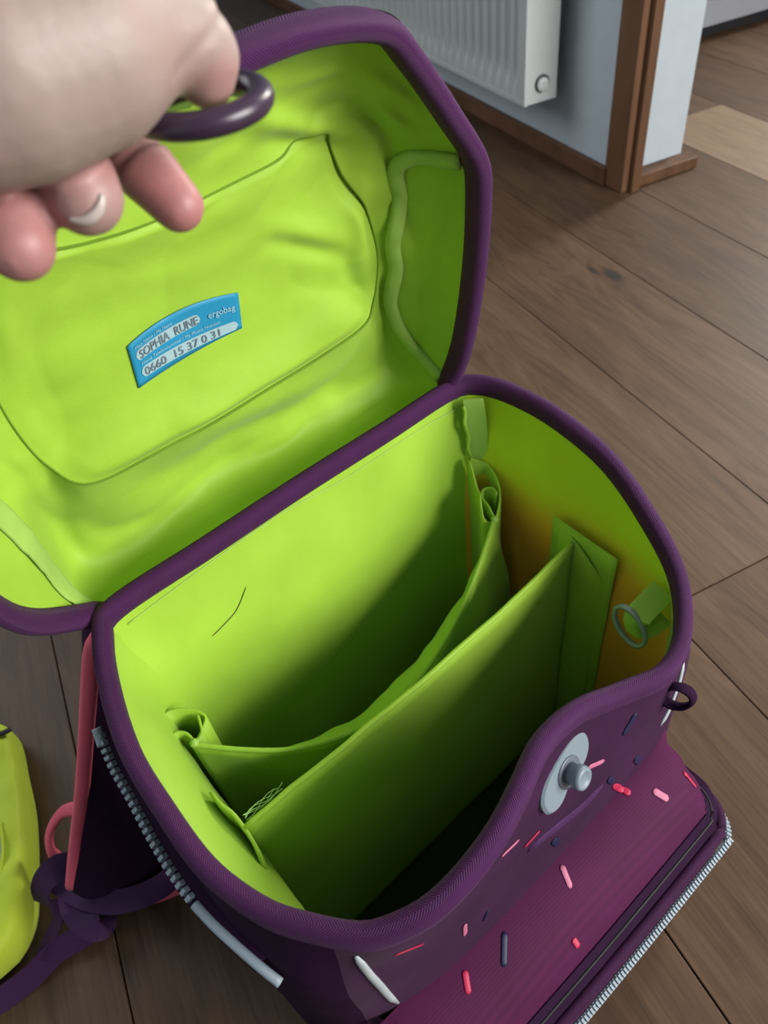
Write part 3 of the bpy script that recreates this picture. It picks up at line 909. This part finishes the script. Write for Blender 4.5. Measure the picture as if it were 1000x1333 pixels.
for x0, y0, x1, y1, amp, wd in [(335, 158, 435, 176, .007, .007), (350, 180, 440, 190, -.005, .006), (440, 92, 385, 112, .004, .005), (455, 150, 505, 178, -.005, .006), (470, 135, 520, 165, .005, .006),
                                (468, 215, 470, 330, .006, .008), (500, 190, 512, 220, -.004, .005), (355, 315, 455, 336, -.0035, .006), (350, 295, 440, 312, .003, .008), (452, 345, 488, 420, -.004, .006),
                                (470, 500, 230, 605, -.004, .010), (440, 480, 260, 560, .003, .012), (250, 215, 330, 172, -.003, .005), (400, 60, 520, 75, .003, .006), (470, 100, 560, 150, .004, .007),
                                (535, 120, 590, 190, -.003, .006), (130, 690, 250, 668, -.003, .005), (20, 600, 100, 690, .004, .008), (70, 720, 110, 780, .003, .006), (120, 300, 240, 250, .003, .012), (30, 470, 150, 400, -.003, .014)]:
    a, b = cast(x0, y0, T_lid), cast(x1, y1, T_lid)
    if a and b: fd.append((a[0], b[0], amp, wd))
FOLDS = fd
for o_ in (gus, pan):
    md_ = o_.data; C.objects.unlink(o_); bpy.data.objects.remove(o_); bpy.data.meshes.remove(md_)
gus = ring_loft('lid_gusset_lining', gus_pt, 30, lime)
pan = ring_loft('lid_lining', panel_pt, 56, lime)
ring_loft('lid_side_shell', gus_pt, 12, purple, out=.007)
ring_loft('lid_top_shell', panel_pt, 12, purple, out=.007)
# seam line where panel and gusset meet, its crease shade painted dark green
tube('lid_seam', [gus_pt(i, 1.0) + LD * .0002 for i in range(NL)], .0007, .0010, crease_shade_m, bag, k=6, closed=True, up=LD)
# binding on the lid's free edge (three sides, open at the hinge)
k0 = next(i for i in range(NL) if lr[i].x > .138)
k1 = next(i for i in range(NL - 1, 0, -1) if lr[i].x < -.145)
edge = [lidp(*lr[i]) for i in range(k0, k1 + 1)]
edge = [L(.146, -.003, .357)] + edge + [L(-.152, -.003, .357)]
tube('lid_binding', catmull(edge, 150), .0060, .0084, purple_bind, bag, k=16, p=2.6, up=LD)

# gathered edge tape of the lid's side openings
T_lid = bvh_of(gus, pan)
def laid(name, pix, wid, thick, mat, tree, n=40, off=.001, wob=0.0):
    hits = [cast(q.x, q.y, tree) for q in catmull([Vector((x, y, 0)) for x, y in pix], n)]
    hits = [h for h in hits if h]
    pts = [h[0] + h[1] * (off + wob * math.sin(i * .9) * math.sin(i * .37 + 1)) for i, h in enumerate(hits)]
    for _ in range(2):
        pts = [pts[0]] + [(pts[i - 1] + pts[i] * 2 + pts[i + 1]) / 4 for i in range(1, len(pts) - 1)] + [pts[-1]]
    return tube(name, pts, wid / 2, thick / 2, mat, bag, k=10, ups=[h[1] for h in hits], p=2.4)
laid('opening_tape', [(600, 208), (560, 204), (532, 204), (517, 213), (515, 232), (521, 252), (517, 285), (511, 318), (516, 345), (513, 365), (508, 390), (516, 418), (534, 444), (556, 470), (574, 492)], .0105, .0062, lime_pale, T_lid, n=60, wob=.0012)
laid('opening_tape', [(-20, 655), (15, 684), (42, 715), (66, 745), (88, 772), (112, 790)], .015, .0030, lime_pale, T_lid, n=30, wob=.0006)

# --- name label inside the lid
TLc, TRc, BRc, BLc = Vector((164.4, 450)), Vector((308.4, 380)), Vector((313.8, 425.8)), Vector((179.7, 504))
def tagpix(s, t):
    a = BLc.lerp(BRc, s); b = TLc.lerp(TRc, s)
    q = a.lerp(b, t)
    bow = lerp(4, 13, t) * 4 * s * (1 - s)
    return q + Vector((-.48, -.87)) * bow
def tagpt(s, t, off):
    q = tagpix(s, t); h = cast(q.x, q.y, T_lid)
    return h[0] - LD * off
def tag_patch(name, fn, nu, nv, off, mat, parent):
    V, F, UV = grid(nu, nv, lambda u, v: tagpt(*fn(u, v), off))
    o = recalc(build(name, V, F, mat, parent))
    return o
label_o = tag_patch('name_label', lambda u, v: (u, v), 30, 10, .0010, tag_blue, bag)
md = label_o.modifiers.new('thickness', 'SOLIDIFY'); md.thickness = .0005; md.offset = 0
def pill(s0, s1, t0a, t0b, hh, asp):
    def fn(u, v):
        # rounded ends: shrink the height towards both ends
        e = min(u * (s1 - s0), (1 - u) * (s1 - s0)) * asp / hh
        k = math.sqrt(max(0.02, 1 - (1 - min(e, 1)) ** 2))
        s = lerp(s0, s1, u)
        return s, lerp(t0a, t0b, s) + (v - .5) * 2 * hh * k
    return fn
ASP = 160 / 52.0
tag_patch('writing_field', pill(.05, .66, .66, .66, .115, ASP), 40, 4, .0016, tag_white, label_o)
tag_patch('writing_field', pill(.06, .965, .27, .155, .115, ASP), 50, 4, .0016, tag_white, label_o)
def text_on_tag(name, txt, s0, s1, tfun, height, mat, off, parent, slant=0.0, bold=0.0):
    cu = bpy.data.curves.new('txt', 'FONT'); cu.body = txt; cu.size = 1.0; cu.resolution_u = 3; cu.offset = bold
    o = bpy.data.objects.new('txt', cu); C.objects.link(o)
    bpy.context.view_layer.update()
    dg = bpy.context.evaluated_depsgraph_get()
    me = bpy.data.meshes.new_from_object(o.evaluated_get(dg))
    xs = [v.co.x for v in me.vertices]; ys = [v.co.y for v in me.vertices]
    x0, x1 = min(xs), max(xs)
    V = []
    for v in me.vertices:
        s = lerp(s0, s1, (v.co.x - x0 + slant * v.co.y) / (x1 - x0))
        V.append(tagpt(s, tfun(s) + (v.co.y - .35) * height, off))
    F = [tuple(p.vertices) for p in me.polygons]
    bpy.data.objects.remove(o); bpy.data.curves.remove(cu); bpy.data.meshes.remove(me)
    return build(name, V, F, mat, parent, smooth=False)
text_on_tag('handwriting', 'SOPHIA  RUNE', .085, .64, lambda s: .66, .26, ink, .0021, label_o, bold=.01)
text_on_tag('handwriting', '0660  15 37 0 31', .09, .80, lambda s: lerp(.27, .155, s), .24, ink, .0021, label_o, bold=.008)
text_on_tag('lettering', 'Mein Name / My Name', .06, .42, lambda s: .86, .10, tag_pale, .0021, label_o)
text_on_tag('lettering', 'Meine Telefonnummer / My Phone Number', .08, .82, lambda s: lerp(.47, .40, s), .10, tag_pale, .0021, label_o)
text_on_tag('logo_lettering', 'ergobag', .73, .955, lambda s: .66, .22, tag_pale, .0021, label_o, bold=.004)

# --- pull ring at the lid's front edge
RCp = to_loc(at_d(262, 135, .242))
v_ = lray(262, 135).normalized()
lx = Vector((RX.dot(WX), -RX.dot(FY), RX.z)); ld = Vector((RD.dot(WX), -RD.dot(FY), RD.z))
ra = (lx * .975 - ld * .18); ra = (ra - v_ * ra.dot(v_)).normalized()
rb = (v_.cross(ra)).normalized()
if rb.dot(ld) < 0: rb = -rb
rdir = (rb * .30 - v_ * .95).normalized()      # towards the camera = lower in the picture
pts = [RCp + ra * (.0165 * math.cos(t)) + rdir * (.0160 * math.sin(t)) for t in [2 * math.pi * i / 48 for i in range(48)]]
tube('pull_ring', pts, .0037, .0037, rubber, bag, k=14, closed=True, up=ra.cross(rdir))
tabp = [RCp - rdir * .0158, RCp - rdir * .024, (RCp - rdir * .024).lerp(cast(228, 140, T_lid)[0], .6), cast(228, 140, T_lid)[0]]
ribbon('pull_tab', catmull(tabp, 20), .012, .002, lime_strip, bag, up=LU)

# --- shoulder strap and loose webbing at the left
A_ = catmull([loc_z(131, 826, .325), loc_z(120, 850, .305), loc_z(114, 930, .235), loc_z(107, 1030, .150), loc_z(98, 1110, .085), loc_z(94, 1152, .050)], 50)
B_ = catmull([L(-.135, -.075, .31), L(-.150, -.085, .22), L(-.178, -.060, .12), L(-.200, -.020, .05), loc_z(175, 1170, .015), loc_z(150, 1172, .012)], 50)
pad = solid_sheet('shoulder_strap', 50, 8, lambda u, v: A_[int(round(u * 49))].lerp(B_[int(round(u * 49))], v) + Vector((-.006, 0, .01)) * math.sin(math.pi * v), plum_dark, bag, .006)
tube('strap_piping', A_, .0055, .0060, pink_web, bag, k=12)
tube('strap_piping', catmull([loc_z(128, 1168, .014), loc_z(160, 1176, .010), loc_z(200, 1170, .010), loc_z(240, 1155, .012)], 30), .0045, .004, pink_web, bag, k=10)
tube('strap_piping', catmull([loc_z(104, 1052, .09), loc_z(82, 1057, .075), loc_z(66, 1080, .06), loc_z(66, 1105, .048), loc_z(80, 1122, .04)], 30), .0062, .0035, pink_web, bag, k=10, up=Vector((-.5, .3, .8)))
def pad2(u, v):
    a = loc_z(lerp(118, 245, u), lerp(1075, 1062, u), .012); b = loc_z(lerp(125, 240, u), lerp(1165, 1158, u), .012)
    p = a.lerp(b, v); p.z = .010 + .018 * math.sin(math.pi * u) * math.sin(math.pi * v)
    return p
solid_sheet('strap_pad', 20, 14, pad2, plum_dark, bag, .006)
T_pad = BVHTree.FromPolygons(*grid(20, 14, lambda u, v: pad2(u, v) + Vector((0, 0, .003)))[:2])
decal('printed_sprinkle', [(146, 1126), (157, 1127), (167, 1128)], .0042, print_pink, tree=T_pad)
decal('reflective_strip', [(121, 1126), (135, 1141), (150, 1157)], .0026, reflect, tree=T_pad)
def web(pix, wid=.019, up=Vector((0, 0, 1)), n=40, ups=None):
    return ribbon('strap_webbing', catmull([loc_z(x, y, z) for x, y, z in pix], n), wid, .0016, purple_web, bag, up=up, ups=ups)
web([(150, 1000, .10), (140, 1050, .07), (128, 1095, .05), (118, 1150, .03)], .022, Vector((-.6, -.3, .7)))
web([(238, 1128, .030), (215, 1150, .034), (185, 1166, .036), (150, 1174, .036), (118, 1170, .036), (92, 1158, .034), (74, 1146, .032), (62, 1138, .034)], .020, Vector((.1, -.55, .8)))
web([(108, 1120, .045), (82, 1126, .048), (62, 1140, .044), (52, 1160, .034), (56, 1176, .022)], .022, Vector((-.8, -.3, .5)))
web([(90, 1160, .030), (96, 1185, .030), (112, 1204, .032), (132, 1208, .030), (136, 1192, .022), (120, 1190, .014)], .020, Vector((.2, -.5, .8)))
web([(72, 1170, .030), (76, 1196, .022), (62, 1225, .014), (52, 1250, .010)], .011, Vector((-.3, 0, 1)))
web([(128, 1206, .020), (100, 1222, .014), (72, 1240, .010), (45, 1268, .007), (15, 1292, .005), (-30, 1322, .004)], .020, Vector((-.3, -.4, .8)))

# ------------------------------------------------------------------ lime pouch at the left
pc_ = at_z(-60, 1110, 0)
po = empty('nylon_pouch', (pc_.x, pc_.y, 0), 0)
tag(po, 'yellow-lime nylon pouch with grey zipper lying left of the satchel', 'pouch')
outl = [(8, 950), (22, 962), (30, 1000), (40, 1050), (43, 1110), (42, 1180), (34, 1215), (20, 1242), (0, 1262), (-60, 1300), (-160, 1270), (-190, 1120), (-150, 960), (-60, 930)]
zt_ = .045
op = catmull([at_z(x, y, zt_ * .5) for x, y in outl], 80, closed=True)
cen = Vector((pc_.x, pc_.y, 0))
V = []; F = []
lev = [(0.97, .0015), (1.0, .010), (1.0, .024), (.995, .036), (.98, .043), (.955, .046), (.90, .0475), (.82, .0485), (.7, .049), (.5, .050), (.25, .050), (.04, .050)]
for s, z in lev:
    for i, p in enumerate(op):
        q = cen.lerp(Vector((p.x, p.y, 0)), s)
        wr = (.006 * fbm(Vector((q.x * 26, q.y * 14, z * 20))) + .004 * (1 - abs(noise.noise(Vector((q.x * 30, q.y * 45, 2))))) ** 3 - .002) * (1 if z > .02 else 0)
        V.append(Vector((q.x, q.y, z + wr)) - cen)
n = 80
for a in range(len(lev) - 1):
    for j in range(n): F.append((a * n + j, a * n + (j + 1) % n, (a + 1) * n + (j + 1) % n, (a + 1) * n + j))
F.append(tuple(range(n - 1, -1, -1))); F.append(tuple((len(lev) - 1) * n + j for j in range(n)))
recalc(build('pouch_body', V, F, lime_yellow, po))
zl = catmull([at_z(x, y, .0535) - cen for x, y in [(-6, 1070), (-3, 1095), (-3, 1115), (-8, 1140), (-18, 1175)]], 40)
def teeth2(name, P, mat, parent):
    V = []; F = []
    for i in range(len(P)):
        t = (P[min(i + 1, len(P) - 1)] - P[max(i - 1, 0)]).normalized(); s = t.cross(Vector((0, 0, 1))).normalized(); b = len(V)
        for a, bb, c in ((-1, -1, -1), (1, -1, -1), (1, 1, -1), (-1, 1, -1), (-.7, -.7, 1), (.7, -.7, 1), (.7, .7, 1), (-.7, .7, 1)):
            V.append(P[i] + t * a * .0009 + s * bb * .002 + Vector((0, 0, c * .0015)))
        for f in ((0, 1, 2, 3), (4, 5, 6, 7), (0, 1, 5, 4), (1, 2, 6, 5), (2, 3, 7, 6), (3, 0, 4, 7)): F.append(tuple(b + q for q in f))
    o = recalc(build(name, V, F, mat, parent, smooth=False)); o['kind'] = 'stuff'
teeth2('pouch_zipper_teeth', zl, zip_grey, po)
tube('pouch_zipper_tape', [p + Vector((0, 0, -.002)) for p in zl], .0045, .0010, lime_yellow, po, k=8)
tube('pouch_pull', catmull([at_z(14, 949, .048) - cen, at_z(4, 954, .050) - cen, at_z(-12, 958, .050) - cen], 10), .003, .002, kick_dark, po, k=8)

# ------------------------------------------------------------------ hand pulling the lid's ring
def skin_mat():
    mt, nt, b = nodes_of('skin')
    at = N(nt, 'ShaderNodeAttribute', attribute_name='flush')
    tc = N(nt, 'ShaderNodeTexCoord')
    nz = N(nt, 'ShaderNodeTexNoise', i_Scale=70.0, i_Detail=4.0)
    nt.links.new(tc.outputs['Object'], nz.inputs['Vector'])
    mx = N(nt, 'ShaderNodeMix', data_type='RGBA')
    mx.inputs[6].default_value = (0.30, 0.225, 0.20, 1); mx.inputs[7].default_value = (0.35, 0.145, 0.14, 1)
    f = M(nt, 'ADD', at.outputs['Fac'], M(nt, 'MULTIPLY_ADD', nz.outputs[0], 0.5, -0.25))
    f.node.use_clamp = True
    nt.links.new(f, mx.inputs[0]); nt.links.new(mx.outputs[2], b.inputs['Base Color'])
    b.inputs['Roughness'].default_value = 0.5
    b.inputs['Subsurface Weight'].default_value = 0.12
    b.inputs['Subsurface Radius'].default_value = (0.008, 0.003, 0.0015)
    b.inputs['Subsurface Scale'].default_value = 0.6
    n2 = N(nt, 'ShaderNodeTexNoise', i_Scale=420.0, i_Detail=3.0)
    nt.links.new(tc.outputs['Object'], n2.inputs['Vector'])
    bp = N(nt, 'ShaderNodeBump', i_Strength=0.15, i_Distance=0.0008)
    nt.links.new(n2.outputs[0], bp.inputs['Height']); nt.links.new(bp.outputs[0], b.inputs['Normal'])
    return mt
skin = skin_mat()
nail_m = plain('fingernail', (0.42, 0.36, 0.33), 0.3, 0.5, 0.04, 60, 0)
chains = {
    'thumb': [(-280, 130, .235, .030), (-140, 105, .228, .0265), (0, 88, .226, .0265), (95, 62, .229, .0242), (172, 40, .233, .0166), (235, 46, .236, .0122), (263, 72, .238, .0100), (268, 100, .2385, .0080)],
    'thenar': [(-140, 30, .240, .030), (20, -20, .242, .030), (115, -15, .244, .024), (185, 10, .240, .0152), (228, 36, .237, .0120)],
    'palm_a': [(-260, 150, .262, .030), (-60, 60, .280, .024), (70, 60, .290, .0130)],
    'palm_b': [(-260, 170, .262, .030), (-80, 110, .280, .022), (15, 105, .282, .0130)],
    'palm_c': [(-260, 190, .262, .028), (-120, 160, .272, .020), (-45, 150, .270, .0125)],
    'palm_d': [(-260, 210, .258, .026), (-150, 200, .262, .018), (-105, 195, .258, .0110)],
    'index': [(70, 60, .290, .0122), (128, 142, .282, .0102), (182, 214, .264, .0099), (232, 268, .258, .0080)],
    'middle': [(15, 105, .282, .0122), (66, 190, .262, .0112), (98, 236, .243, .0114), (112, 258, .236, .0100)],
    'ring': [(-45, 150, .270, .0120), (-8, 238, .252, .0106), (18, 300, .240, .0106), (26, 322, .236, .0092)],
    'little': [(-105, 195, .258, .0105), (-84, 270, .246, .0090), (-66, 318, .238, .0086), (-58, 340, .235, .0072)],
}
bm = bmesh.new()
def add_sphere(bm, c, r):
    bmesh.ops.create_icosphere(bm, subdivisions=3, radius=r, matrix=Matrix.Translation(c))
for nm, ch in chains.items():
    P = [Vector((*at_d(x, y, d), r)) if False else (at_d(x, y, d), r) for x, y, d, r in ch]
    for i in range(len(P) - 1):
        (a, ra_), (b_, rb_) = P[i], P[i + 1]
        n = max(2, int((b_ - a).length / (min(ra_, rb_) * .20)))
        for q in range(n + (1 if i == len(P) - 2 else 0)):
            t = q / n
            add_sphere(bm, a.lerp(b_, t), lerp(ra_, rb_, t))
tmp = bpy.data.meshes.new('tmp'); bm.to_mesh(tmp); bm.free()
to = bpy.data.objects.new('tmp', tmp); C.objects.link(to)
md = to.modifiers.new('r', 'REMESH'); md.mode = 'VOXEL'; md.voxel_size = 0.0013; md.use_smooth_shade = True
md = to.modifiers.new('s', 'SMOOTH'); md.iterations = 10; md.factor = 0.5
bpy.context.view_layer.update()
me = bpy.data.meshes.new_from_object(to.evaluated_get(bpy.context.evaluated_depsgraph_get()))
bpy.data.objects.remove(to); bpy.data.meshes.remove(tmp)
me.name = 'hand'
# creases at the finger joints, flushed fingertips
def crease(px, py, d, tx, ty, td, rad_, depth=.0016, width=.0016):
    return at_d(px, py, d), (at_d(tx, ty, td) - at_d(px, py, d)).normalized(), rad_, depth, width
creases = [crease(181, 210, .264, 232, 268, .258, .016), crease(132, 150, .280, 182, 214, .264, .015), crease(74, 204, .257, 98, 236, .243, .016), crease(-2, 250, .250, 18, 300, .240, .016),
           crease(240, 52, .236, 263, 85, .238, .018, .0006)]
flush_c = [(at_d(225, 255, .259), .022, 1.0), (at_d(180, 212, .264), .016, .8), (at_d(140, 165, .276), .018, .35), (at_d(100, 232, .240), .020, .75), (at_d(70, 200, .256), .014, .5), (at_d(18, 305, .238), .024, .85), (at_d(-8, 240, .25), .016, .7),
           (at_d(275, 105, .235), .011, .40), (at_d(235, 80, .225), .012, .22)]
norms = [v.normal.copy() for v in me.vertices]
fl = []
for v, nn in zip(me.vertices, norms):
    for c, t, rr, dep, wd in creases:
        q = v.co - c
        if q.length < rr:
            v.co -= nn * dep * math.exp(-(q.dot(t) / wd) ** 2)
    f = 0.0
    for c, rr, k in flush_c:
        f = max(f, k * (1 - smooth01(((v.co - c).length / rr - .45) / .65)))
    fl.append(f)
at_ = me.attributes.new('flush', 'FLOAT', 'POINT')
at_.data.foreach_set('value', fl)
me.materials.clear(); me.materials.append(skin)
me.polygons.foreach_set('use_smooth', [True] * len(me.polygons))
hb = at_d(-120, 130, .250)
for v in me.vertices: v.co -= hb
hand = bpy.data.objects.new('person_hand', me); C.objects.link(hand); hand.location = hb
tag(hand, 'bare hand reaching in from the left, thumb through the purple pull ring', 'hand')
T_h = BVHTree.FromPolygons([v.co + hb for v in me.vertices], [tuple(p.vertices) for p in me.polygons])
npth = []; nup = []
for q in catmull([Vector((x, y, 0)) for x, y in [(90, 284), (104, 287), (117, 284), (127, 275), (132, 262), (132, 252)]], 20):
    h = T_h.ray_cast(CAM, pray(q.x, q.y))
    if h[0] is not None: npth.append(h[0] - hb + h[1] * .0004); nup.append(h[1])
if len(npth) > 4:
    sc = [0.35 + .65 * math.sin(math.pi * i / (len(npth) - 1)) for i in range(len(npth))]
    tube('fingernail', npth, .0017, .0009, nail_m, hand, k=8, ups=nup, scale=sc)

# ------------------------------------------------------------------ sub-parts
def under(parent_name, *names):
    par = next(o for o in bag.children if o.name.split('.')[0] == parent_name)
    for o in list(bag.children):
        if o.name.split('.')[0] in names: o.parent = par
under('clip_plate', 'clip_recess', 'clip_button')
under('pocket_zipper_tape', 'pocket_zipper_teeth', 'pocket_zipper_seam', 'pocket_zipper_backing')
under('side_zipper_tape', 'side_zipper_teeth', 'side_zipper_cover', 'side_zipper_stop')
under('divider', 'divider_hem', 'divider_flange', 'loose_thread')
under('elastic_pocket', 'pocket_hem', 'pocket_hem_band', 'pocket_gather', 'stitch_knot')
under('shoulder_strap', 'strap_piping', 'strap_pad', 'strap_webbing')
under('lid_lining', 'lid_seam')
under('lid_gusset_lining', 'opening_tape')
under('pull_ring', 'pull_tab')
